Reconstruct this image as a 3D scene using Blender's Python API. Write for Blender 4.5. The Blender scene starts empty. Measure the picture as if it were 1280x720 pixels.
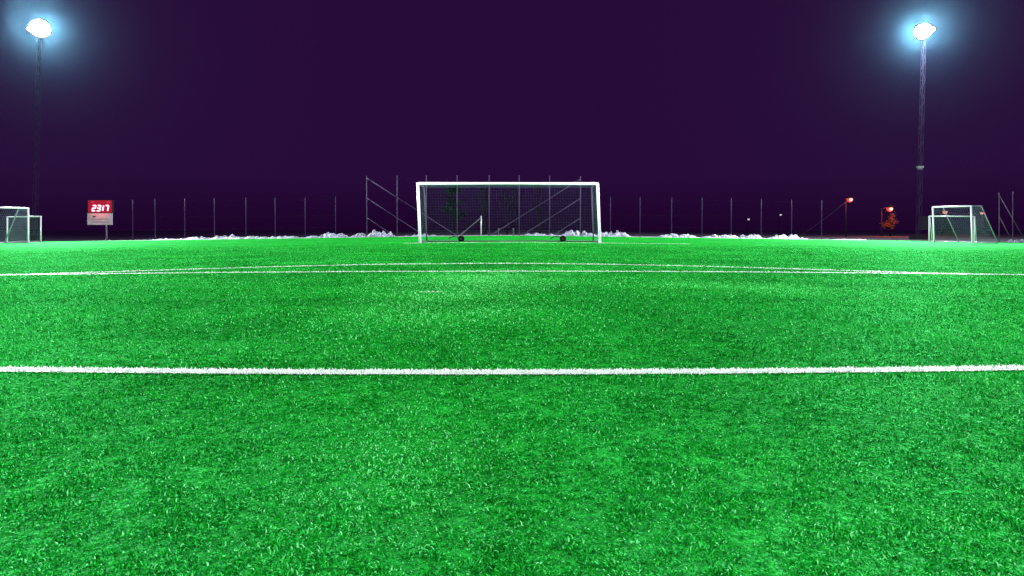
import bpy, bmesh, math, random
import numpy as np
from mathutils import Vector, Matrix

random.seed(7)
rng = np.random.default_rng(11)
S = bpy.context.scene
COL = S.collection
PI = math.pi

# ------------------------------------------------------------------ camera
F = 781.0          # focal length in pixels of the 1280 px wide photograph
HY = 285.0         # row of the horizon
CH = 0.58          # height of the lens above the turf
cam_d = bpy.data.cameras.new('camera')
cam = bpy.data.objects.new('camera', cam_d)
COL.objects.link(cam)
cam.location = (0, 0, CH)
cam.rotation_euler = (PI/2, 0, 0)
cam_d.sensor_width = 36.0
cam_d.lens = F/1280*36.0
cam_d.shift_y = -(360-HY)/1280
cam_d.clip_start = 0.05
cam_d.clip_end = 2000
S.camera = cam


def crown(x):
    """cross fall of the pitch: it is highest along its middle and drains to the sides"""
    x = min(abs(x), 42.0)
    return -0.0135*(math.sqrt(x*x+4.0)-2.0)


def crown_np(x):
    x = np.minimum(np.abs(x), 42.0)
    return -0.0135*(np.sqrt(x*x+4.0)-2.0)


def at(px, d):
    """point of the ground at depth d seen in column px"""
    x = (px-640.0)/F*d
    return Vector((x, d, crown(x)))


def zat(py, d):
    return CH+(HY-py)*d/F


def on_ground(px, py):
    d = 10.0
    for _ in range(60):
        x = (px-640.0)/F*d
        d = 0.5*d+0.5*(CH-crown(x))*F/(py-HY)
    return at(px, d)


# ------------------------------------------------------------------ helpers
class MB:
    """collects shapes; build() links them as one mesh object"""
    def __init__(self):
        self.v, self.f = [], []

    def tube(self, pts, r, n=8, r2=None, cap=True):
        pts = [Vector(p) for p in pts]
        base = len(self.v)
        m = len(pts)
        up = None
        for i, p in enumerate(pts):
            if i == 0: t = pts[1]-p
            elif i == m-1: t = p-pts[i-1]
            else: t = (pts[i+1]-pts[i-1])
            t.normalize()
            a = Vector((0, 0, 1)) if abs(t.z) < 0.95 else Vector((0, 1, 0))
            u = t.cross(a).normalized()
            if up is not None and u.dot(up) < 0: u = -u
            up = u
            w = t.cross(u)
            rr = r if r2 is None else r+(r2-r)*i/(m-1)
            for k in range(n):
                an = 2*PI*(k+0.5)/n
                self.v.append(p+(u*math.cos(an)+w*math.sin(an))*rr)
        for i in range(m-1):
            for k in range(n):
                a0 = base+i*n+k; a1 = base+i*n+(k+1) % n
                self.f.append((a0, a1, a1+n, a0+n))
        if cap:
            self.f.append(tuple(base+k for k in range(n))[::-1])
            self.f.append(tuple(base+(m-1)*n+k for k in range(n)))

    def box(self, c, s, R=None):
        c = Vector(c); b = len(self.v)
        for sx in (-.5, .5):
            for sy in (-.5, .5):
                for sz in (-.5, .5):
                    q = Vector((sx*s[0], sy*s[1], sz*s[2]))
                    if R is not None: q = R @ q
                    self.v.append(c+q)
        for f in ((0, 1, 3, 2), (4, 6, 7, 5), (0, 4, 5, 1), (2, 3, 7, 6), (0, 2, 6, 4), (1, 5, 7, 3)):
            self.f.append(tuple(b+i for i in f))

    def lathe(self, prof, n=20, M=None):
        """profile of (radius, z) about local z, placed by matrix M"""
        b = len(self.v)
        for r, z in prof:
            for k in range(n):
                a = 2*PI*k/n
                q = Vector((r*math.cos(a), r*math.sin(a), z))
                self.v.append(M @ q if M is not None else q)
        for i in range(len(prof)-1):
            for k in range(n):
                a0 = b+i*n+k; a1 = b+i*n+(k+1) % n
                self.f.append((a0, a1, a1+n, a0+n))
        self.f.append(tuple(b+k for k in range(n))[::-1])
        self.f.append(tuple(b+(len(prof)-1)*n+k for k in range(n)))

    def strand(self, a, b, r):
        self.tube([a, b], r, 3, cap=False)

    def build(self, name, mat, parent=None, smooth=False, loc=None):
        me = bpy.data.meshes.new(name)
        off = Vector(loc) if loc is not None else Vector((0, 0, 0))
        if parent is not None:
            off = Vector(parent.matrix_world.translation) if parent.type != 'EMPTY' else parent.location.copy()
            pp = parent
            off = Vector((0, 0, 0))
            while pp is not None:
                off += pp.location
                pp = pp.parent
        me.from_pydata([tuple(Vector(p)-off) for p in self.v], [], self.f)
        if smooth:
            me.polygons.foreach_set('use_smooth', [True]*len(me.polygons))
        me.materials.append(mat)
        me.update()
        o = bpy.data.objects.new(name, me)
        COL.objects.link(o)
        if parent is not None:
            o.parent = parent
        elif loc is not None:
            o.location = loc
        return o


def tag(o, label=None, cat=None, group=None, kind=None):
    if label: o['label'] = label
    if cat: o['category'] = cat
    if group: o['group'] = group
    if kind: o['kind'] = kind
    return o


def thing(name, loc, label, cat, group=None):
    o = bpy.data.objects.new(name, None)
    o.empty_display_size = 0.2
    COL.objects.link(o)
    o.location = loc
    return tag(o, label, cat, group)


# ------------------------------------------------------------------ materials
def lin(c):
    return tuple(((v/255)/12.92 if v/255 <= 0.04045 else ((v/255+0.055)/1.055)**2.4) for v in c)+(1.0,)


def principled(name, col, rough=0.5, metal=0.0, var=0.0, scale=6.0, spec=0.5, bump=0.0):
    m = bpy.data.materials.new(name); m.use_nodes = True
    nt = m.node_tree; b = nt.nodes['Principled BSDF']
    b.inputs['Base Color'].default_value = (*col, 1)
    b.inputs['Roughness'].default_value = rough
    b.inputs['Metallic'].default_value = metal
    b.inputs['Specular IOR Level'].default_value = spec
    if var > 0 or bump > 0:
        tc = nt.nodes.new('ShaderNodeTexCoord')
        no = nt.nodes.new('ShaderNodeTexNoise')
        no.inputs['Scale'].default_value = scale; no.inputs['Detail'].default_value = 6
        nt.links.new(tc.outputs['Object'], no.inputs['Vector'])
        if var > 0:
            mr = nt.nodes.new('ShaderNodeMapRange')
            mr.inputs['From Min'].default_value = 0.3; mr.inputs['From Max'].default_value = 0.7
            mr.inputs['To Min'].default_value = 1-var; mr.inputs['To Max'].default_value = 1+var
            nt.links.new(no.outputs['Fac'], mr.inputs['Value'])
            mx = nt.nodes.new('ShaderNodeVectorMath'); mx.operation = 'SCALE'
            mx.inputs[0].default_value = col
            nt.links.new(mr.outputs['Result'], mx.inputs['Scale'])
            nt.links.new(mx.outputs['Vector'], b.inputs['Base Color'])
        if bump > 0:
            bp = nt.nodes.new('ShaderNodeBump'); bp.inputs['Strength'].default_value = bump
            bp.inputs['Distance'].default_value = 0.05
            nt.links.new(no.outputs['Fac'], bp.inputs['Height'])
            nt.links.new(bp.outputs['Normal'], b.inputs['Normal'])
    return m


def emitter(name, col, strength, light=False):
    m = bpy.data.materials.new(name); m.use_nodes = True
    nt = m.node_tree; b = nt.nodes['Principled BSDF']
    b.inputs['Base Color'].default_value = (0.02, 0.02, 0.02, 1)
    b.inputs['Emission Color'].default_value = (*col, 1)
    b.inputs['Emission Strength'].default_value = strength
    if not light:
        m.cycles.emission_sampling = 'NONE'
    return m


M_white = principled('white painted aluminium', (0.72, 0.72, 0.80), 0.35, 0, 0.05, 3)
M_frame = principled('grey green goal stay', (0.26, 0.30, 0.36), 0.5)
M_grey = principled('galvanised steel', (0.10, 0.09, 0.125), 0.6, 0.0, 0.2, 5)
M_dull = principled('weathered steel', (0.05, 0.045, 0.065), 0.8, 0.0, 0.2, 5, 0.1)
M_mast = principled('mast steel', (0.05, 0.04, 0.08), 0.55, 0.0, 0.2, 5)
M_brace = principled('zinc bracing', (0.085, 0.060, 0.14), 0.7, 0.0, 0.2, 5, 0.1)
M_post = principled('dull fence post', (0.034, 0.022, 0.062), 0.8, 0.0, 0.2, 5, 0.06)
M_tall = principled('tall fence post', (0.070, 0.050, 0.105), 0.7, 0.0, 0.2, 5, 0.1)
M_dark = principled('dark housing', (0.02, 0.02, 0.025), 0.7, spec=0.15)
M_black = principled('black rubber', (0.004, 0.004, 0.005), 0.9, spec=0.05)
M_net = principled('green net cord', (0.06, 0.22, 0.20), 0.7)
M_netw = principled('pale net cord', (0.22, 0.34, 0.42), 0.7)
M_snow = principled('old snow', (0.27, 0.28, 0.36), 0.6, 0, 0.15, 2.2, 0.3, 0.5)
M_bark = principled('bark', (0.010, 0.010, 0.013), 0.9, 0, 0.4, 12, 0.2)
M_leaf = principled('evergreen leaves', (0.008, 0.026, 0.02), 0.6, 0, 0.4, 2.0, 0.3)
M_leafb = principled('brown leaves', (0.34, 0.20, 0.08), 0.7, 0, 0.3, 2.0, 0.3)
M_sign = principled('grey sign board', (0.42, 0.42, 0.48), 0.5, 0, 0.12, 3)
M_lens = emitter('floodlight glass', (1.0, 0.93, 1.0), 90)
M_red = emitter('orange red lamp', (1.0, 0.34, 0.30), 2.6)
M_bowl = emitter('red lamp halo bowl', (1.0, 0.07, 0.05), 0.9)  # added glowing bowl stands in for the red halo round the bulb
M_pale = emitter('pale far lamp', (1.0, 0.42, 0.34), 0.75)
M_dim = emitter('small far lamp', (0.9, 0.75, 0.95), 0.9)
M_digit = emitter('red led digit', (1.0, 0.42, 0.52), 3.0)
M_face = emitter('red bloom panel', (0.9, 0.002, 0.06), 0.45)  # panel emission imitates the bloom round the digits
M_face.node_tree.nodes['Principled BSDF'].inputs['Specular IOR Level'].default_value = 0.0
M_dots = emitter('red led small', (1.0, 0.10, 0.22), 0.6)


def grass_colour(nt, blade):
    """shared colour of turf and blades: large patches of wear or combing, fine fibre variation"""
    geo = nt.nodes.new('ShaderNodeNewGeometry')
    def noise(scale, detail, vec):
        n = nt.nodes.new('ShaderNodeTexNoise')
        n.inputs['Scale'].default_value = scale; n.inputs['Detail'].default_value = detail
        nt.links.new(vec, n.inputs['Vector'])
        return n.outputs['Fac']
    mp = nt.nodes.new('ShaderNodeMapping'); mp.inputs['Scale'].default_value = (0.5, 1.0, 0.0)
    nt.links.new(geo.outputs['Position'], mp.inputs['Vector'])
    big = noise(0.9, 4, mp.outputs['Vector'])
    ramp = nt.nodes.new('ShaderNodeValToRGB')
    e = ramp.color_ramp.elements
    e[0].position = 0.06; e[0].color = (*GA, 1)
    e[1].position = 1.0; e[1].color = (*GC, 1)
    k = ramp.color_ramp.elements.new(0.48); k.color = (*GM, 1)
    k = ramp.color_ramp.elements.new(0.80); k.color = (*GB, 1)
    if blade:
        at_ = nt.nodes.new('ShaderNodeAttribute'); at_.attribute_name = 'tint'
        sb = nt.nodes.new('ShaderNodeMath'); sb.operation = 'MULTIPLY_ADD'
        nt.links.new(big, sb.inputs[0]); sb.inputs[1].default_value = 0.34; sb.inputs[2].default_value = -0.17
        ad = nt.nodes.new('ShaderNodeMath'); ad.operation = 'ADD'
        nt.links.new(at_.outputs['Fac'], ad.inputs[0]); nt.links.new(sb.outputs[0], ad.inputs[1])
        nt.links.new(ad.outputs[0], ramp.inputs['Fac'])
        return ramp.outputs['Color'], big
    fine = noise(55, 3, geo.outputs['Position'])
    mid = noise(6, 3, geo.outputs['Position'])
    a1 = nt.nodes.new('ShaderNodeMath'); a1.operation = 'MULTIPLY_ADD'
    nt.links.new(fine, a1.inputs[0]); a1.inputs[1].default_value = 0.9
    nt.links.new(big, a1.inputs[2])
    a2 = nt.nodes.new('ShaderNodeMath'); a2.operation = 'MULTIPLY_ADD'
    nt.links.new(mid, a2.inputs[0]); a2.inputs[1].default_value = 0.4
    nt.links.new(a1.outputs[0], a2.inputs[2])
    a3 = nt.nodes.new('ShaderNodeMath'); a3.operation = 'SUBTRACT'
    nt.links.new(a2.outputs[0], a3.inputs[0]); a3.inputs[1].default_value = 0.65
    nt.links.new(a3.outputs[0], ramp.inputs['Fac'])
    return ramp.outputs['Color'], fine


GA = (0.0003, 0.026, 0.002)
GM = (0.0012, 0.140, 0.003)
GB = (0.004, 0.310, 0.012)
GC = (0.160, 0.640, 0.215)


def grass_material(name, blade, gloss, rough, white, tintc):
    m = bpy.data.materials.new(name); m.use_nodes = True
    nt = m.node_tree; b = nt.nodes['Principled BSDF']
    c, fine = grass_colour(nt, blade)
    nt.links.new(c, b.inputs['Base Color'])
    b.inputs['Roughness'].default_value = 0.45
    b.inputs['Specular IOR Level'].default_value = white
    gl = nt.nodes.new('ShaderNodeBsdfGlossy'); gl.inputs['Color'].default_value = (*tintc, 1)
    gl.inputs['Roughness'].default_value = rough
    mx = nt.nodes.new('ShaderNodeMixShader'); mx.inputs[0].default_value = gloss
    nt.links.new(b.outputs[0], mx.inputs[1]); nt.links.new(gl.outputs[0], mx.inputs[2])
    nt.links.new(mx.outputs[0], nt.nodes['Material Output'].inputs['Surface'])
    if not blade:
        bp = nt.nodes.new('ShaderNodeBump'); bp.inputs['Strength'].default_value = 0.9; bp.inputs['Distance'].default_value = 0.03
        nt.links.new(fine, bp.inputs['Height']); nt.links.new(bp.outputs['Normal'], b.inputs['Normal']); nt.links.new(bp.outputs['Normal'], gl.inputs['Normal'])
    return m


M_turf = grass_material('turf', False, 0.065, 0.6, 0.0, (0.17, 0.95, 0.34))
M_blade = grass_material('grass blade', True, 0.06, 0.45, 0.0, (0.10, 0.95, 0.26))

M_line = principled('white turf fibre', (0.56, 0.64, 0.57), 0.5, 0, 0.06, 30)
M_ground = principled('snow dusted ground', (0.32, 0.29, 0.35), 1.0, 0, 0.5, 1.5, 0.0)

# ------------------------------------------------------------------ ground and turf
def sheet(name, xs, ys, dz, mat, edge=0.0):
    v = [(x, y, crown(x)+dz) for y in ys for x in xs]
    n = len(xs)
    f = [(j*n+i, j*n+i+1, (j+1)*n+i+1, (j+1)*n+i) for j in range(len(ys)-1) for i in range(n-1)]
    me = bpy.data.meshes.new(name); me.from_pydata(v, [], f)
    me.polygons.foreach_set('use_smooth', [True]*len(f))
    me.materials.append(mat); me.update()
    o = bpy.data.objects.new(name, me); COL.objects.link(o)
    return tag(o, kind='structure')


xs = sorted(set([-250, -150, -100, -70, 250, 150, 100, 70]+[x for x in range(-54, 55)]))
sheet('ground', xs, [-40, 0, 20, 40, 50, 60, 90, 150, 245], -0.03, M_ground)
xt = sorted(set([x for x in range(-54, 55)]+[x*0.25 for x in range(-40, 41)]))
sheet('turf', xt, [-25, -10, -4, 0, 2, 4, 8, 16, 24, 32, 40, 47.5], 0.0, M_turf)


# ------------------------------------------------------------------ pitch lines: traced points lie on the turf
def quad_line(pix, deg, n=240, x0=-300, x1=1580):
    px = np.array([p[0] for p in pix], float); py = np.array([p[1] for p in pix], float)
    co = np.polyfit((px-640)/640, py, deg)
    out = []
    for q in np.linspace(x0, x1, n):
        t = max(-1.15, min(1.15, (q-640)/640))
        out.append(on_ground(q, np.polyval(co, t)))
    return out


near_line = quad_line([(0, 463), (320, 466), (640, 467.2), (960, 464.8), (1280, 461.4)], 2)
mid_line = quad_line([(0, 344), (320, 341.8), (640, 338.6), (960, 341), (1280, 344)], 2)
arc_line = quad_line([(0, 344), (160, 339), (320, 334.8), (480, 331.2), (640, 329.6), (800, 331.3), (960, 335.8), (1120, 340.5), (1280, 344)], 4, x0=-20, x1=1300)
goal_y = 25.2
goal_line = [Vector((x, goal_y+0.02, crown(x))) for x in np.linspace(-4.4, 7.2, 40)]
short_mark = [on_ground(q, 365.5) for q in np.linspace(524, 553, 6)]


def blades(P, h, w, lean, az, tint, curl):
    """numpy mesh of bent two-segment blades: 5 verts each"""
    n = len(P)
    dirx, diry = np.cos(az), np.sin(az)
    sx, sy = -diry, dirx
    s1 = h*0.5; s2 = h*0.55
    l2 = np.minimum(lean+curl, 1.75)
    mx = P[:, 0]+dirx*np.sin(lean)*s1; my = P[:, 1]+diry*np.sin(lean)*s1; mz = P[:, 2]+np.cos(lean)*s1
    tx = mx+dirx*np.sin(l2)*s2; ty = my+diry*np.sin(l2)*s2; tz = mz+np.cos(l2)*s2
    V = np.empty((n, 5, 3), np.float32)
    hw = w*0.5
    V[:, 0] = np.stack([P[:, 0]-sx*hw, P[:, 1]-sy*hw, P[:, 2]-0.002], 1)
    V[:, 1] = np.stack([P[:, 0]+sx*hw, P[:, 1]+sy*hw, P[:, 2]-0.002], 1)
    V[:, 2] = np.stack([mx+sx*hw*0.9, my+sy*hw*0.9, mz], 1)
    V[:, 3] = np.stack([mx-sx*hw*0.9, my-sy*hw*0.9, mz], 1)
    V[:, 4] = np.stack([tx, ty, np.maximum(tz, P[:, 2]+0.002)], 1)
    return V


def blade_object(name, V, tint, mat, extra=None):
    n = len(V)
    nv = n*5
    verts = V.reshape(-1, 3)
    base = (np.arange(n)*5)[:, None]
    loops = np.concatenate([base+np.array([[0, 1, 2, 3]]), base+np.array([[3, 2, 4]])], 1).reshape(-1)
    starts = (np.arange(n)*7)[:, None]+np.array([[0, 4]])
    starts = starts.reshape(-1)
    if extra is not None:
        ev, ef = extra
        ev = np.array(ev, np.float32); ef = np.array(ef, np.int64)+nv
        verts = np.concatenate([verts, ev]); starts = np.concatenate([starts, len(loops)+np.arange(len(ef))*4])
        loops = np.concatenate([loops, ef.reshape(-1)])
    me = bpy.data.meshes.new(name)
    me.vertices.add(len(verts)); me.vertices.foreach_set('co', verts.astype(np.float32).reshape(-1))
    me.loops.add(len(loops)); me.loops.foreach_set('vertex_index', loops.astype(np.int32))
    me.polygons.add(len(starts)); me.polygons.foreach_set('loop_start', starts.astype(np.int32))
    me.polygons.foreach_set('use_smooth', np.ones(len(starts), bool))
    me.update(calc_edges=True)
    a = me.attributes.new('tint', 'FLOAT', 'POINT')
    tv = np.repeat(tint, 5).astype(np.float32)
    if len(tv) < len(verts): tv = np.concatenate([tv, np.full(len(verts)-len(tv), .5, np.float32)])
    a.data.foreach_set('value', tv)
    me.materials.append(mat)
    me.validate()
    o = bpy.data.objects.new(name, me); COL.objects.link(o)
    return o


def line_dist(P, line):
    L = np.array([[p.x, p.y] for p in line])
    yy = np.interp(P[:, 0], L[:, 0], L[:, 1], left=1e9, right=1e9)
    return np.abs(P[:, 1]-yy)


W_NEAR, W_MID = 0.066, 0.05
# density falls with depth, blade width grows with it
N0, D0 = 72000.0, 1.8
dd = np.linspace(0.55, 27.0, 6000)
wid = 2*(0.90*dd+1.1)
dens = N0*np.minimum(1.0, (D0/dd)**1.75)
pdf = wid*dens
cum = np.concatenate([[0], np.cumsum((pdf[1:]+pdf[:-1])/2*np.diff(dd))])
N = int(cum[-1])
Y = np.interp(rng.random(N)*cum[-1], cum, dd)
X = (rng.random(N)*2-1)*(0.90*Y+1.1)


def vnoise(x, y, s, seed):
    """smooth value noise for the way the fibres lie"""
    r = np.random.default_rng(seed); g = r.random((256, 256))
    u = x/s+1000; v = y/s+1000
    i = np.floor(u).astype(int); j = np.floor(v).astype(int)
    fx = u-i; fy = v-j
    fx = fx*fx*(3-2*fx); fy = fy*fy*(3-2*fy)
    g00 = g[i % 256, j % 256]; g10 = g[(i+1) % 256, j % 256]; g01 = g[i % 256, (j+1) % 256]; g11 = g[(i+1) % 256, (j+1) % 256]
    return (g00*(1-fx)+g10*fx)*(1-fy)+(g01*(1-fx)+g11*fx)*fy


P = np.stack([X, Y, crown_np(X)], 1)
cs_ = np.maximum(1.0, Y/3.0)
fade = np.clip((6.0-Y)/3.5, 0, 1)
cl = 0.5+(vnoise(X, Y, 0.016, 1)*0.6+vnoise(X*.8+Y*.6, Y*.8-X*.6, 0.055, 2)*0.4-0.5)*fade+(1-fade)*0.45*(rng.random(N)-0.5)
keep = rng.random(N) < np.clip(0.05+1.35*cl, 0, 1)*np.clip((27-Y)/9, 0, 1)
P = P[keep]; X = P[:, 0]; Y = P[:, 1]; cl = cl[keep]; cs_ = cs_[keep]; n = len(P)
sc = np.maximum(1.0, (Y/D0))**0.62
h = (0.0062+0.0040*rng.random(n)+0.020*(cl-0.5))*np.minimum(sc, 1.7)
h = np.maximum(h, 0.0028)
w = (0.0019+0.0016*rng.random(n))*sc
az = 2*PI*(vnoise(X, Y, 0.5, 4)*0.9)+rng.normal(0, 1.6, n)
lean = np.clip(rng.normal(1.0, 0.35, n)+0.5*(vnoise(X, Y, 0.11, 5)-0.5), 0.05, 1.4)
curl = 0.35+0.7*rng.random(n)
tint = rng.random(n)*0.62+0.36*np.where(Y < 6, vnoise(X, Y, 0.011, 8), rng.random(n))
def blob(cx, cy, rx, ry):
    return np.exp(-((X-cx)/rx)**2-((Y-cy)/ry)**2)
sheen = 1.7*blob(-0.35, 6.8, 0.85, 1.9)+0.6*blob(-0.6, 4.6, 0.8, 1.2)+0.8*blob(2.4, 6.3, 1.6, 0.8)+0.7*blob(-0.28, 1.45, 0.28, 0.4)+0.5*blob(1.6, 2.2, 0.5, 0.25)  # pale sheen painted into the blade tint as soft blobs
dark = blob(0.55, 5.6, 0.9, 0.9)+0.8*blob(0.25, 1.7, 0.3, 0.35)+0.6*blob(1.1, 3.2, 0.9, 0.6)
tint = tint+0.15*sheen-0.15*dark
pl = rng.random(n) < 0.04+0.10*sheen
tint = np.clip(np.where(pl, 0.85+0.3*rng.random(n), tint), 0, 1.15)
on = (line_dist(P, near_line) < W_NEAR/2+rng.normal(0, 0.006, n)) | ((line_dist(P, mid_line) < W_MID/2) | (line_dist(P, arc_line) < W_MID/2)) & (rng.random(n) < 0.7) | (line_dist(P, short_mark) < 0.008)
g = ~on
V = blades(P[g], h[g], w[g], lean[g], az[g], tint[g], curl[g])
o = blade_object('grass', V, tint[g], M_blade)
tag(o, 'vivid green artificial grass fibres covering the pitch', 'grass', kind='stuff')


def line_object(name, line, width, dens_near):
    """base ribbon plus standing white fibres"""
    L = [Vector((p.x, p.y, 0)) for p in line]
    ev, ef = [], []
    for i, p in enumerate(L):
        t = (L[min(i+1, len(L)-1)]-L[max(i-1, 0)]).normalized()
        s = Vector((-t.y, t.x, 0))
        for k in (-.5, .5):
            q = p+s*width*k
            ev.append((q.x, q.y, crown(q.x)+0.005))
        if i: ef.append((2*i-2, 2*i-1, 2*i+1, 2*i))
    A = np.array([[p.x, p.y] for p in L]); seg = np.diff(A, axis=0); ln = np.hypot(seg[:, 0], seg[:, 1])
    cs = np.concatenate([[0], np.cumsum(ln)])
    m = int(cs[-1]*width*dens_near)
    u = rng.random(m)*cs[-1]
    bx = np.interp(u, cs, A[:, 0]); by = np.interp(u, cs, A[:, 1])
    k = np.clip(np.searchsorted(cs, u)-1, 0, len(ln)-1)
    tx, ty = seg[k, 0]/ln[k], seg[k, 1]/ln[k]
    q = (rng.random(m)-0.5)*width+rng.normal(0, 0.004, m)
    bx = bx-ty*q; by = by+tx*q
    scl = np.maximum(1.0, by/D0)**0.62
    PP = np.stack([bx, by, crown_np(bx)+0.004], 1)
    VV = blades(PP, (0.007+0.005*rng.random(m))*np.minimum(scl, 1.7), (0.0024+0.0016*rng.random(m))*scl,
                np.clip(rng.normal(0.65, 0.3, m), 0.05, 1.3), rng.random(m)*2*PI, None, 0.25+0.5*rng.random(m))
    o = blade_object(name, VV, rng.random(m), M_line, (ev, ef))
    return tag(o, kind='structure')


line_object('near_pitch_line', near_line, W_NEAR, 30000)
line_object('box_pitch_line', mid_line, W_MID, 3600)
line_object('arc_pitch_line', arc_line, W_MID, 2800)
line_object('goal_line', goal_line, 0.12, 600)
line_object('short_pitch_mark', short_mark, 0.014, 4500)


# ------------------------------------------------------------------ nets and goals
def net_patch(mb, a, b, c, d, cell, r, sag=0.0):
    """net between the four corners a-b (bottom) and d-c (top)"""
    a, b, c, d = map(Vector, (a, b, c, d))
    nu = max(2, round(max((b-a).length, (c-d).length)/cell)); nv = max(2, round(max((d-a).length, (c-b).length)/cell))
    nrm = (b-a).cross(d-a)
    if nrm.length > 0: nrm.normalize()
    def pt(i, j):
        u, v = i/nu, j/nv
        p = (a*(1-u)+b*u)*(1-v)+(d*(1-u)+c*u)*v
        return p+nrm*sag*math.sin(PI*u)*math.sin(PI*v)
    for i in range(nu+1):
        mb.tube([pt(i, j) for j in range(0, nv+1, max(1, nv//6) if sag == 0 else 2)]+([pt(i, nv)] if nv % (max(1, nv//6) if sag == 0 else 2) else []), r, 3, cap=False)
    for j in range(nv+1):
        mb.tube([pt(i, j) for i in range(0, nu+1, 2)]+([pt(nu, j)] if nu % 2 else []), r, 3, cap=False)


def goal(name, A, B, H, top, bot, th, label, net_mat, cell, r, net_r, group, frame_r=None, rear_mat=None, lean=0.0, wheels=False):
    A = Vector(A); B = Vector(B)
    root = thing(name, (A+B)/2, label, 'goal', group)
    up = Vector((0, 0, H)); sh = Vector((-lean, 0, 0))
    At, Bt = A+up+sh, B+up+sh
    fr = frame_r or th*0.6
    rm = rear_mat or M_white
    for p, q in ((A, At), (B, Bt)):
        mb = MB(); mb.tube([p-Vector((0, 0, .01)), q+Vector((0, 0, th*0.35))], th/2, 14); mb.build('post', M_white, root, True)
    mb = MB(); u = (Bt-At).normalized()
    mb.tube([At+u*th*0.45, Bt-u*th*0.45], th/2*1.02, 14); mb.build('crossbar', M_white, root, True)
    top = Vector(top); bot = Vector(bot)
    def gz(p): return Vector((p.x, p.y, crown(p.x)+fr/2+0.01))
    Ab, Bb = gz(A+bot), gz(B+bot)
    Ah, Bh = At+top, Bt+top
    for p, ph, pb, pt in ((A, Ah, Ab, At), (B, Bh, Bb, Bt)):
        mb = MB()
        if top.length > 0.05: mb.tube([pt, ph], fr/2, 8)
        mb.tube([ph, pb], fr/2, 8); mb.tube([pb, gz(p)], fr/2, 8)
        mb.build('side_frame', rm, root, True)
    mb = MB(); mb.tube([Ab, Bb], fr/2, 8); mb.build('rear_bar', rm, root, True)
    mb = MB()
    net_patch(mb, Ab, Bb, Bh, Ah, cell, net_r, 0.12 if wheels else 0.05)
    net_patch(mb, A+Vector((0, 0, .02)), Ab, Ah, At, cell, net_r)
    net_patch(mb, B+Vector((0, 0, .02)), Bb, Bh, Bt, cell, net_r)
    if top.length > 0.05: net_patch(mb, At, Bt, Bh, Ah, cell, net_r)
    mb.build('net', net_mat, root)
    if wheels:
        for f in (0.205, 0.815):
            c = Ab*(1-f)+Bb*f+Vector((0, -0.02, 0.10))
            mb = MB()
            M = Matrix.Translation(c) @ Matrix.Rotation(PI/2, 4, 'X')
            mb.lathe([(0.05, -.05), (0.125, -.05), (0.14, -.03), (0.14, .03), (0.125, .05), (0.05, .05)], 18, M)
            wh = mb.build('wheel', M_black, root, True)
            mb = MB(); M2 = M
            mb.lathe([(0.045, -.056), (0.045, .056)], 12, M2); mb.build('hub', M_dark, wh)
            mb = MB()
            arm = []
            for k in range(9):
                t = k/8
                arm.append(c+Vector((-0.55+0.55*t, -0.02, 0.11*math.sin(PI*min(1, t*1.0))*1.0)))
            mb.tube(arm, 0.018, 6); mb.build('wheel_arm', M_dark, wh)
    return root


k = goal_y/F
A = at(525.2, goal_y); B = at(750.0, goal_y+0.1)
goal('soccer_goal', A, B, (303.3-228.8)*k, (0, 1.9, -0.05), (0, 2.0, 0), 0.108,
     'big white full-size goal in the middle, with dark green net and small black wheels', M_net, 0.115, 0.07, 0.0006, 'goals on the pitch',
     frame_r=0.06, rear_mat=M_dull, lean=0.10, wheels=True)

# right-hand side: a tall goal seen from its open side and a low one behind it
A = at(1167.5, 39.6); B = at(1215.5, 37.4)
goal('training_goal', A, B, 2.24, (0.85, 0.3, 0), (2.15, 0.8, 0), 0.10,
     'tall white goal at the right edge, its net sloping down to the right', M_netw, 0.13, 0.06, 0.0016, 'goals on the pitch', frame_r=0.062, rear_mat=M_frame, lean=0.08)
A = at(1161.5, 42.4); B = at(1218, 42.0)
goal('small_goal', A, B, 1.74, (0.25, 0.3, 0), (0.8, 0.9, 0), 0.07,
     'low thin white goal at the right, behind the tall goal with sloping net', M_net, 0.13, 0.06, 0.0015, 'goals on the pitch', frame_r=0.05)
# left-hand side
A = at(-13, 37.4); B = at(35.3, 39.6)
goal('training_goal', A, B, 2.22, (-0.85, 0.3, 0), (-2.15, 0.8, 0), 0.105,
     'tall white goal cut off by the left edge, with dense pale net', M_netw, 0.12, 0.06, 0.0026, 'goals on the pitch', frame_r=0.08, rear_mat=M_frame)
A = at(9, 42.4); B = at(51, 42.0)
goal('small_goal', A, B, 1.76, (-0.2, 0.3, 0), (-0.7, 0.9, 0), 0.08,
     'low narrow white goal at the left, half behind the tall netted goal', M_netw, 0.13, 0.06, 0.0020, 'goals on the pitch', frame_r=0.05)

# ------------------------------------------------------------------ fences
FD = 49.5


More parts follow.
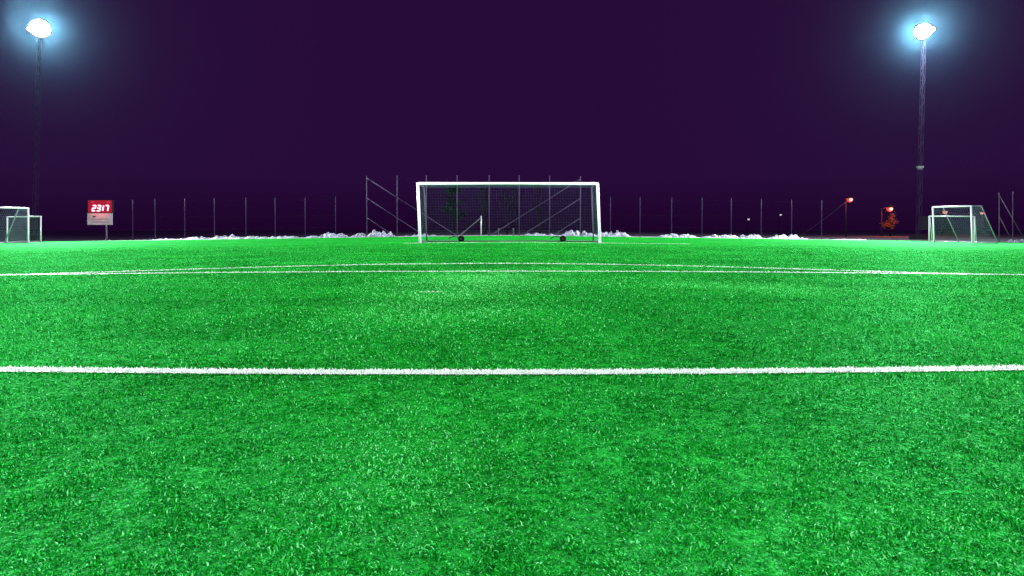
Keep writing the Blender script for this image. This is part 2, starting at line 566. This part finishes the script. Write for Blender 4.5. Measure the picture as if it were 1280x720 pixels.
def post_fence(name, cols, top_rows, label, braces, d=FD, r=0.027, mat=M_post, base_mat=M_post, wires=(0.25, 0.55, 0.95), group='fences behind the pitch'):
    p0 = at(cols[len(cols)//2], d)
    root = thing(name, p0, label, 'fence', group)
    tops = []
    for c_, ty in zip(cols, top_rows):
        b_ = at(c_, d); t_ = Vector((b_.x, b_.y, zat(ty, d)))
        mb = MB(); mb.tube([b_-Vector((0, 0, .1)), t_], r, 8)
        mb.lathe([(r*1.15, 0), (r*1.15, .03), (r*.5, .055)], 8, Matrix.Translation(t_-Vector((0, 0, .01))))
        mb.build('post', mat, root, True)
        tops.append((b_, t_))
    for f in wires:
        mb = MB()
        mb.tube([b_.lerp(t_, f)+Vector((0, -r-0.004, 0)) for b_, t_ in tops], 0.002, 4)
        mb.build('wire', M_dull, root)
    for x0, y0, x1, y1 in braces:
        a = Vector(((x0-640)/F*d, d+r+0.05, zat(y0, d)))
        g_ = Vector(((x1-640)/F*d, d+r+0.05, zat(y1, d)))
        mb = MB(); mb.tube([a, g_], 0.03, 8); mb.build('brace', base_mat, root, True)
    return root


post_fence('post_fence', [166, 194, 231, 268, 307.5, 344, 381.5, 419.5], [250, 249, 248.5, 248, 247.5, 247.5, 247.5, 246.5],
           'row of thin low fence posts left of the tall braced fence', [])
post_fence('ball_stop_fence', [458.5, 496.5, 533, 571.5, 611.5, 649, 687, 725.5], [220.5, 219.5, 219.5, 219.5, 219.5, 220, 220.5, 221],
           'tall ball stop fence with slanting braces behind the big middle goal',
           [(459, 223, 570, 294), (459, 248, 526, 292), (459, 272.5, 490, 293.5),
            (725, 224, 614, 294), (725, 248.5, 653, 294), (725, 273, 692, 294)], r=0.032, mat=M_tall, base_mat=M_tall)
post_fence('post_fence', [763, 800, 839.5, 877.5, 914, 951.5, 989.5, 1027], [246.5, 247, 247.5, 247.5, 248, 249, 250, 251],
           'row of thin low fence posts right of the big goal, snow along its foot', [])
post_fence('corner_fence', [1249, 1266, 1288], [241, 240, 239.5],
           'braced fence corner at the right edge beyond the tall side goal',
           [(1249, 242, 1284, 303), (1250, 270, 1266, 301)], d=46.5, r=0.028, mat=M_grey, base_mat=M_grey)
# low stub with its stay behind the goal
b_ = at(601.5, 47.9)
root = thing('braced_stub_post', b_, 'short steel post with one slanting stay, seen through the goal net', 'post')
mb = MB(); mb.tube([b_-Vector((0, 0, .05)), Vector((b_.x, b_.y, zat(270, 47.9)))], 0.035, 8); mb.build('post', M_white, root, True)
mb = MB(); mb.tube([Vector((b_.x-.02, b_.y, zat(272, 47.9))), at(575, 47.9)+Vector((0, 0, .03))], 0.034, 8); mb.build('brace', M_grey, root, True)
for cx, ty, lb in ((623.3, 286.5, 'short white marker stake nearer the braced stub post, inside the goal opening'),
                   (641.6, 286.5, 'short white marker stake at the foot of a tall fence post')):
    b_ = at(cx, 48.2); mb = MB()
    mb.box(Vector((b_.x, b_.y, (b_.z+zat(ty, 48.2))/2)), (0.07, 0.05, zat(ty, 48.2)-b_.z))
    mb.lathe([(0.06, 0), (0.05, .05), (0.01, .06)], 8, Matrix.Translation(Vector((b_.x, b_.y, zat(ty, 48.2)-.002))))
    tag(mb.build('marker_stake', M_grey, None, False, b_), lb, 'stake', 'marker stakes behind the goal')


# ------------------------------------------------------------------ snow heaps
def snow(x0, x1, hp, d, label, peaks=4, seed=0):
    r = random.Random(seed*17+3)
    c = at((x0+x1)/2, d); hw = (x1-x0)/2/F*d; hh = hp/F*d*1.12; hy = max(0.5, min(1.1, hw*0.8))
    nx, ny = max(14, int(hw*2/0.07)), 14
    bumps = [(r.uniform(-.85, .85), r.uniform(-.5, .5), r.uniform(.10, .26), r.uniform(.35, 1.0)) for _ in range(peaks*3)]
    import mathutils
    v = []
    for j in range(ny+1):
        for i in range(nx+1):
            u = i/nx*2-1; w_ = j/ny*2-1
            env = max(0, 1-abs(u)**2.4)*max(0, 1-w_*w_)
            b = 0.35+0.25*math.sin(u*5+seed)
            for bu, bw, bs, bh in bumps:
                b = max(b, bh*math.exp(-((u-bu)**2+((w_-bw)*.6)**2)/(2*bs*bs*0.35)))
            p = Vector((u*hw, w_*hy, 0))
            nz = mathutils.noise.noise(Vector((p.x*3.2+seed*9, p.y*3.2, 1.7)))*0.28+mathutils.noise.noise(Vector((p.x*9+seed, p.y*9, 4.1)))*0.22
            z = hh*min(1.15, env**0.55*max(0.05, b+nz*0.9))
            jx = mathutils.noise.noise(Vector((p.x*6, p.y*6, seed*1.0)))*0.06
            x = c.x+p.x+jx
            v.append((x, c.y+p.y, crown(x)-0.035+z))
    n_ = nx+1
    f = [(j*n_+i, j*n_+i+1, (j+1)*n_+i+1, (j+1)*n_+i) for j in range(ny) for i in range(nx)]
    mb = MB(); mb.v = [Vector(q) for q in v]; mb.f = f
    return tag(mb.build('snow_heap', M_snow, None, False, c), label, 'snow heap', 'snow heaps along the fence')


SN = [
    (188, 228, 2.2, 'faint flat streak of old snow at the dim left end of the snow line'),
    (224, 264, 4.6, 'low snow heap between the second and third clear fence posts from the left'),
    (260, 306, 6.2, 'snow heap with one sharp peak, at the foot of a left fence post'),
    (306, 336, 5.4, 'rounded low snow heap in the middle of the left snow row'),
    (336, 374, 4.6, 'flat long snow heap just before the gap in the left snow row'),
    (384, 436, 6.6, 'jagged snow heap at the last low post left of the tall fence'),
    (438, 496, 9.0, 'tallest left snow heap, at the first tall braced fence post'),
    (503, 549, 3.6, 'low snow heap half hidden behind the left post of the big goal'),
    (652, 703, 4.2, 'low wide snow heap behind the net, in the right half of the big goal'),
    (698, 746, 9.0, 'high lumpy snow heap behind the right end of the goal net'),
    (744, 788, 8.6, 'bright lumpy snow heap just outside the right post of the big goal'),
    (822, 874, 6.4, 'snow heap starting the separate row right of the goal, with a low left tail'),
    (878, 926, 6.2, 'low even snow heap, second in the separate row right of the goal'),
    (922, 958, 7.0, 'snow heap, third in the separate row right of the goal'),
    (956, 1005, 6.0, 'last grey snow heap at the right end of the right snow row'),
]
for i, (a_, b_, h_, lb) in enumerate(SN):
    snow(a_, b_, h_, 48.6, lb, 4, i+1)
snow(1043, 1084, 2.0, 48.5, 'thin strip of snow at the foot of the tall red street lamp', 3, 31)
snow(1255, 1300, 5.5, 45.2, 'white snow heap below the braced fence corner at the right edge', 3, 33)

# ------------------------------------------------------------------ scoreboard
SD = 50.0
pb = at(133.2, SD)
root = thing('scoreboard', pb, 'scoreboard on one thin post with glowing red digits above a grey board', 'scoreboard')
sx = lambda px: (px-640)/F*SD
mb = MB(); mb.tube([pb-Vector((0, 0, .1)), Vector((pb.x, SD, zat(281, SD)))], 0.06, 10); mb.build('post', M_grey, root, True)
mb = MB(); mb.box(((sx(111)+sx(141.5))/2, SD-.12, (zat(266.6, SD)+zat(281, SD))/2), (sx(141.5)-sx(111), 0.10, zat(266.6, SD)-zat(281, SD)))
brd = mb.build('lower_board', M_sign, root)
mb = MB(); mb.box((sx(119.5), SD-.173, zat(270.6, SD)), (0.22, 0.006, 0.10)); mb.build('dark_mark', M_dark, brd)
for yy in (274.0, 277.5):
    mb = MB(); mb.box((sx(127), SD-.173, zat(yy, SD)), (1.3, 0.006, 0.028)); mb.build('seam', M_dull, brd)
mb = MB(); mb.box(((sx(111.6)+sx(142.5))/2, SD-.10, (zat(250, SD)+zat(266.3, SD))/2), (sx(142.5)-sx(111.6), 0.20, zat(250, SD)-zat(266.3, SD)))
cab = mb.build('display_cabinet', M_dark, root)
mb = MB(); mb.box(((sx(112.4)+sx(141.8))/2, SD-.205, (zat(250.7, SD)+zat(265.7, SD))/2), (sx(141.8)-sx(112.4), 0.01, zat(250.7, SD)-zat(265.7, SD)))
mb.build('display_face', M_face, cab)
SEG = {'0': 'abcdef', '1': 'bc', '2': 'abged', '3': 'abgcd', '7': 'abc', '9': 'abcdfg', '5': 'afgcd'}


def digit(ch, x, z, w, h, t, parent):
    mb = MB(); sl = 0.18
    def seg(x0, z0, x1, z1):
        p = Vector((x+x0+z0*sl, SD-.222, z+z0)); q = Vector((x+x1+z1*sl, SD-.222, z+z1))
        mb.tube([p, q], t/2, 6)
    D = {'a': (0, h, w, h), 'b': (w, h/2, w, h), 'c': (w, 0, w, h/2), 'd': (0, 0, w, 0), 'e': (0, 0, 0, h/2), 'f': (0, h/2, 0, h), 'g': (0, h/2, w, h/2)}
    for s in SEG[ch]: seg(*D[s])
    return mb.build('digit', M_digit, parent)


for ch, px in (('2', 117.6), ('3', 123.6), ('1', 127.2), ('7', 133.4)):
    digit(ch, sx(px), zat(263.6, SD), 0.22, 0.42, 0.10, cab)
for px in (117.2, 136.8):
    mb = MB()
    for kx in range(3):
        for kz in range(2):
            mb.tube([Vector((sx(px)+kx*.07, SD-.21, zat(253.2, SD)+kz*.08)), Vector((sx(px)+kx*.07, SD-.235, zat(253.2, SD)+kz*.08))], 0.028, 6)
    mb.build('small_display', M_dots, cab)

l = bpy.data.lights.new('digit_light', 'AREA'); l.shape = 'RECTANGLE'; l.size = 1.3; l.size_y = 0.5; l.energy = 26; l.color = (1, .06, .12)
o = bpy.data.objects.new('digit_light', l); COL.objects.link(o); o.location = (sx(126.5), SD-.45, zat(263, SD)); o.rotation_euler = (math.radians(-30), 0, 0)

# ------------------------------------------------------------------ floodlight masts
LAMPS = []


def mast(base, top_z, lean, label, aim, blob):
    base = Vector(base)
    root = thing('floodlight_mast', base, label, 'floodlight mast', 'floodlight masts')
    top = Vector((base.x+lean, base.y, top_z))
    ax = (top-base); L = ax.length; axn = ax.normalized()
    def corner(k, t):
        w = 0.23-0.06*t
        an = PI/4+k*PI/2
        return base+ax*t+Vector((math.cos(an)*w*1.0, math.sin(an)*w, 0))
    mb = MB()
    for kk in range(4):
        mb.tube([corner(kk, t/10) for t in range(11)], 0.015, 6)
    mb.build('lattice_legs', M_brace, root)
    mb = MB()
    nb = int(L/0.95)
    for i in range(nb):
        t0, t1 = i/nb, (i+1)/nb
        for a, b in (((2, 3), (1, 0)) if i % 2 else ((3, 2), (0, 1))):
            mb.tube([corner(a, t0), corner(b, t1)], 0.024, 5)
        if i % 4 == 0:
            for kk in range(4): mb.tube([corner(kk, t0), corner((kk+1) % 4, t0)], 0.010, 5)
    mb.build('bracing', M_brace, root)
    mb = MB(); mb.box(base+Vector((0, 0, 0.15)), (1.1, 1.1, 0.5)); mb.build('footing', M_dull, root)
    mb = MB(); mb.box(base+Vector((0.2, -0.55, 1.55)), (0.75, 0.4, 1.3)); cb = mb.build('control_cabinet', M_dull, root)
    mb = MB(); mb.box(base+Vector((0.38, -0.765, 1.6)), (0.05, 0.03, 0.22)); mb.build('handle', M_dark, cb)
    # head
    to = (Vector(aim)-top).normalized()
    side = to.cross(Vector((0, 0, 1))).normalized(); upv = side.cross(to).normalized()
    R = Matrix((side, upv, to)).transposed()
    mb = MB()
    for v in (-.5, 0, .5):
        mb.tube([top+side*-.6+Vector((0, 0, v)), top+side*.6+Vector((0, 0, v))], 0.05, 6)
    for u in (-.35, .35):
        mb.tube([top+side*u+Vector((0, 0, -.65)), top+side*u+Vector((0, 0, .6))], 0.05, 6)
    mb.build('head_frame', M_dull, root)
    for u, v in blob:
        c = top+side*u+Vector((0, 0, v))+to*0.12
        M = Matrix.Translation(c) @ R.to_4x4()
        mb = MB(); mb.lathe([(0.08, 0.0), (0.14, 0.04), (0.19, 0.18), (0.205, 0.34), (0.215, 0.34), (0.215, 0.37), (0.20, 0.37)], 18, M)
        fl = mb.build('floodlight', M_dark, root, True)
        mb = MB(); mb.lathe([(0.20, 0.372), (0.19, 0.39), (0.13, 0.41), (0.04, 0.42)], 18, M); mb.build('lens', M_lens, fl, True)
    LAMPS.append((top+to*0.9, Vector(aim)))
    return root, top


def cluster(r, extra):
    """lamps packed in a round head: one, six and twelve"""
    return ([(0, 0)]+[(r*.5*math.cos(PI/6+k*PI/3), r*.5*math.sin(PI/6+k*PI/3)) for k in range(6)]
            + [(r*math.cos(k*PI/6), r*math.sin(k*PI/6)) for k in range(12)]+extra)


blobL = cluster(.64, [(.80, -.22)])
blobR = cluster(.52, [(-.76, .02)])
MD = 60.0
bl = at(43.5, MD)
mast(bl, zat(35, MD), (5.5)/F*MD, 'left floodlight mast, the one nearer the scoreboard, its lamp cluster blazing white', (4, 12, 0), blobL)
br = at(1148.0, MD)
rt, tp = mast(br, zat(38.5, MD), (7.0)/F*MD, 'right floodlight mast with lit lattice, above the tall netted goal', (-4, 12, 0), blobR)
tl = 0.345
mb = MB(); pp = br+(tp-br)*tl
mb.box(pp+Vector((-0.25, -0.35, 0.0)), (0.55, 0.3, 0.16)); mb.box(pp+Vector((-0.25, -0.35, -0.16)), (0.35, 0.2, 0.16)); mb.build('service_box', M_white, rt)


# ------------------------------------------------------------------ street lamps far behind
def street_lamp(px, head_y, d, label, mat, hr, arm=0.0, light=0.0, lcol=(1, .25, .12), gy=None, pole_mat=M_dull):
    b = at(px, d)
    root = thing('street_lamp', b, label, 'street lamp', 'street lamps beyond the fence')
    z = zat(head_y, d)
    mb = MB(); mb.tube([b, Vector((b.x, b.y, z+0.05))], 0.09, 8, 0.06)
    hp = Vector((b.x+arm, b.y-0.25, z))
    mb.tube([Vector((b.x, b.y, z)), Vector((b.x+arm*.6, b.y-.12, z+.18)), hp+Vector((0, 0, hr*0.9))], 0.05, 6)
    mb.build('pole', pole_mat, root, True)
    mb = MB(); mb.lathe([(hr*.3, hr*.95), (hr*1.05, hr*.55), (hr*1.1, hr*.42), (hr*1.0, hr*.40)], 14, Matrix.Translation(hp)); hd = mb.build('hood', M_dull, root, True)
    mb = MB(); mb.lathe([(hr*.2, -hr), (hr*.7, -hr*.72), (hr*.98, -hr*.1), (hr*.98, hr*.38)], 14, Matrix.Translation(hp)); mb.build('lamp_glass', M_bowl if mat is M_red else mat, root, True)
    if mat is M_red:
        mb = MB(); mb.lathe([(hr*.1, -hr*.55), (hr*.5, -hr*.3), (hr*.6, 0), (hr*.5, hr*.3), (hr*.1, hr*.5)], 12, Matrix.Translation(hp+Vector((0, -hr*.75, -hr*.05)))); mb.build('bulb', M_red, root, True)
    if light:
        l = bpy.data.lights.new('street_light', 'POINT'); l.energy = light; l.color = lcol; l.shadow_soft_size = hr
        lo = bpy.data.objects.new('street_light', l); COL.objects.link(lo); lo.location = hp+Vector((0, -hr*1.3, -hr*.6))
    return root


sl = street_lamp(1057.3, 249.5, 78, 'tall street lamp glowing pink red at the right end of the low fence posts', M_red, 0.36, 0.34, 200, (1, .2, .16))
street_lamp(1101.8, 261.0, 84, 'street lamp glowing orange in front of leafy branches', M_red, 0.40, 0.95, 850, (1, .13, .04))
street_lamp(1177.0, 265.0, 105, 'far street lamp seen just under the crossbar of the tall right goal', M_pale, 0.36, 0.4, 120, (1, .2, .12))
street_lamp(1228.0, 266.2, 108, 'far street lamp seen through the sloping side net of the tall right goal', M_pale, 0.28, -0.3, 60, (1, .2, .12))
street_lamp(934.0, 274.0, 130, 'tiny far lamp low in the dark, the left of two right of the goal', M_dim, 0.22, 0.2)
street_lamp(974.0, 268.4, 130, 'tiny far lamp higher in the dark, the right of two right of the goal', M_dim, 0.20, 0.2)
# guy cable of the first lamp
a = at(1057.3, 78); mb = MB()
pA = Vector((a.x, a.y-.1, zat(252, 78))); pB = at(1000, 78)
mb.tube([pA, pA.lerp(pB, .5)+Vector((0, 0, -.12)), pB], 0.02, 5); mb.build('guy_cable', M_grey, sl)


# ------------------------------------------------------------------ trees
def bare_tree(px, d, h, r, label, seed, top_py=None):
    rr = random.Random(seed)
    b = at(px, d); root = thing('bare_tree', b, label, 'tree', 'trees behind the goal')
    trunk = [b+Vector((rr.uniform(-.06, .06)*k, rr.uniform(-.05, .05)*k, h*k/8-.05)) for k in range(9)]
    mb = MB(); mb.tube(trunk, r, 8, r*0.25); mb.build('trunk', M_bark, root, True)
    mb = MB()
    for q in range(26):
        t = rr.uniform(.35, .98); k = int(t*8); p = trunk[k].lerp(trunk[min(k+1, 8)], t*8-k)
        an = rr.uniform(0, 2*PI); ln = (1.25-t)*h*rr.uniform(.16, .3)
        e = p+Vector((math.cos(an)*ln*.55, math.sin(an)*ln*.55, ln*.85))
        m_ = p.lerp(e, .5)+Vector((0, 0, -.06))
        mb.tube([p, m_, e], r*.28*(1.1-t)+.012, 5, .006)
        for s in range(4):
            f = rr.uniform(.3, .95); s0 = p.lerp(e, f); a2 = rr.uniform(0, 2*PI); l2 = ln*rr.uniform(.2, .45)
            mb.tube([s0, s0+Vector((math.cos(a2)*l2*.6, math.sin(a2)*l2*.6, l2*.7))], .011, 4, .004)
    mb.build('crown', M_bark, root)
    return root


for i, (px, d, h, r, lb) in enumerate([
        (603.5, 55, 4.6, .10, 'thin bare tree close beside the braced stub post'),
        (606.5, 58, 4.9, .11, 'slim bare tree just right of the one by the stub post'),
        (634, 57, 4.7, .09, 'bare tree left of the fence post in the middle of the goal'),
        (645.5, 61, 5.1, .10, 'bare tree hidden close by the fence post in the middle of the goal'),
        (674, 58, 4.8, .11, 'bare tree between the last two tall posts seen through the net')]):
    bare_tree(px, d, h, r, lb, 40+i)


def leafy(name, px, d, h, spread, low, label, mat, n, ls, seed, group=None, cyl=False):
    rr = random.Random(seed); b = at(px, d); root = thing(name, b, label, 'tree', group)
    trunk = [b+Vector((rr.uniform(-.05, .05)*k, 0, h*.9*k/6-.05)) for k in range(7)]
    mb = MB(); mb.tube(trunk, .13, 8, .03)
    tips = []
    for q in range(22):
        t = rr.uniform(.25, .95); p = b+Vector((0, 0, h*.9*t)); an = rr.uniform(0, 2*PI); ln = spread*(rr.uniform(.5, 1.0))*(1.1-.6*t)
        e = p+Vector((math.cos(an)*ln, math.sin(an)*ln, ln*.45)); mb.tube([p, e], .035, 5, .008); tips.append((p, e))
    mb.build('trunk', M_bark, root, True)
    mb = MB()
    for q in range(n):
        p, e = rr.choice(tips); c = p.lerp(e, rr.uniform(.35, 1.08))+Vector((rr.gauss(0, .16), rr.gauss(0, .16), rr.gauss(0, .14)))
        if c.z < b.z+low: continue
        an = rr.uniform(0, 2*PI); tl_ = rr.uniform(-1, 1); u = Vector((math.cos(an), math.sin(an), tl_*.6)).normalized(); v = u.orthogonal().normalized()
        s = ls*rr.uniform(.6, 1.3); k = len(mb.v)
        mb.v += [c-u*s, c+v*s*.45, c+u*s, c-v*s*.45]; mb.f.append((k, k+1, k+2, k+3))
    mb.build('crown', mat, root)
    return root


leafy('evergreen_tree', 566, 57, 5.2, 1.25, .4, 'dim dark green tree seen through the left half of the goal net', M_leaf, 2600, .10, 5)
leafy('leafy_tree', 1112.5, 86.5, 4.6, 1.1, .8, 'leafy tree lit orange by the street lamp before it', M_leafb, 620, .12, 9)

# ------------------------------------------------------------------ light
KEY = (0.92, 0.97, 1.0)


def spot(loc, aim, e, size, rad=0.9, col=KEY, blend=0.6):
    l = bpy.data.lights.new('floodlight_or_fill_beam', 'SPOT'); l.energy = e; l.color = col
    l.spot_size = math.radians(size); l.spot_blend = blend; l.shadow_soft_size = rad
    o = bpy.data.objects.new('floodlight_or_fill_beam', l); COL.objects.link(o); o.location = loc
    o.rotation_euler = (Vector(aim)-Vector(loc)).to_track_quat('-Z', 'Y').to_euler()
    return o


P_FAR, P_NEAR, P_SIDE_FILL = 3.2e5, 0.76e5, 2.0e5
for p, a in LAMPS:
    spot(p, a, P_FAR, 84)
    l = bpy.data.lights.new('floodlight_spill', 'POINT'); l.energy = 160 if p.x < 0 else 5500; l.color = KEY; l.shadow_soft_size = 0.5
    o = bpy.data.objects.new('floodlight_spill', l); COL.objects.link(o); o.location = p+Vector((0, -2.6, -.3))
# the pair of masts at the near end of the pitch, behind the photographer
spot((-11, -42, 21), (-2, 14, 0), P_NEAR, 60, blend=1.0)
spot((11, -42, 21), (2, 14, 0), P_NEAR, 60, blend=1.0)

# added fill pair outside the frame, brightening the middle of the pitch
spot((-46, 12, 20), (2, 19, 0), P_SIDE_FILL, 60, blend=1.0)
spot((46, 12, 20), (-2, 19, 0), P_SIDE_FILL, 60, blend=1.0)

# world: night sky
Wd = bpy.data.worlds.new('World'); S.world = Wd; Wd.use_nodes = True
nt = Wd.node_tree; bg = nt.nodes['Background']
tc = nt.nodes.new('ShaderNodeTexCoord'); sep = nt.nodes.new('ShaderNodeSeparateXYZ')
nt.links.new(tc.outputs['Generated'], sep.inputs[0])
rp = nt.nodes.new('ShaderNodeValToRGB'); e = rp.color_ramp.elements
e[0].position = 0.0; e[0].color = (0.0120, 0.0010, 0.0215, 1)
e[1].position = 0.075; e[1].color = (0.0200, 0.0035, 0.0385, 1)
nt.links.new(sep.outputs['Z'], rp.inputs['Fac'])
nt.links.new(rp.outputs['Color'], bg.inputs['Color']); bg.inputs['Strength'].default_value = 1.0

# night mist that the lamps light up
HZ = 0.000017
if HZ > 0:
    mb = MB(); mb.box((0, 105, 15), (520, 310, 33.5))
    M = bpy.data.materials.new('night mist'); M.use_nodes = True
    nt = M.node_tree; nt.nodes.remove(nt.nodes['Principled BSDF'])
    pv = nt.nodes.new('ShaderNodeVolumePrincipled')
    pv.inputs['Color'].default_value = (0.26, 0.66, 1.0, 1); pv.inputs['Density'].default_value = HZ
    pv.inputs['Anisotropy'].default_value = 0.972
    nt.links.new(pv.outputs['Volume'], nt.nodes['Material Output'].inputs['Volume'])
    tag(mb.build('haze', M), 'thin night mist glowing round the floodlights', 'haze', kind='stuff')

S.view_settings.view_transform = 'Standard'
S.view_settings.look = 'None'
S.view_settings.exposure = 0.0
S.view_settings.gamma = 1.0
S.view_settings.use_curve_mapping = False
cy = S.cycles
cy.use_denoising = True
cy.denoiser = 'OPENIMAGEDENOISE'
cy.denoising_input_passes = 'RGB_ALBEDO_NORMAL'
cy.denoising_prefilter = 'NONE'
cy.sample_clamp_indirect = 3.0
cy.sample_clamp_direct = 0
cy.max_bounces = 5; cy.diffuse_bounces = 2; cy.glossy_bounces = 2; cy.volume_bounces = 0; cy.transmission_bounces = 2
cy.caustics_reflective = False; cy.caustics_refractive = False
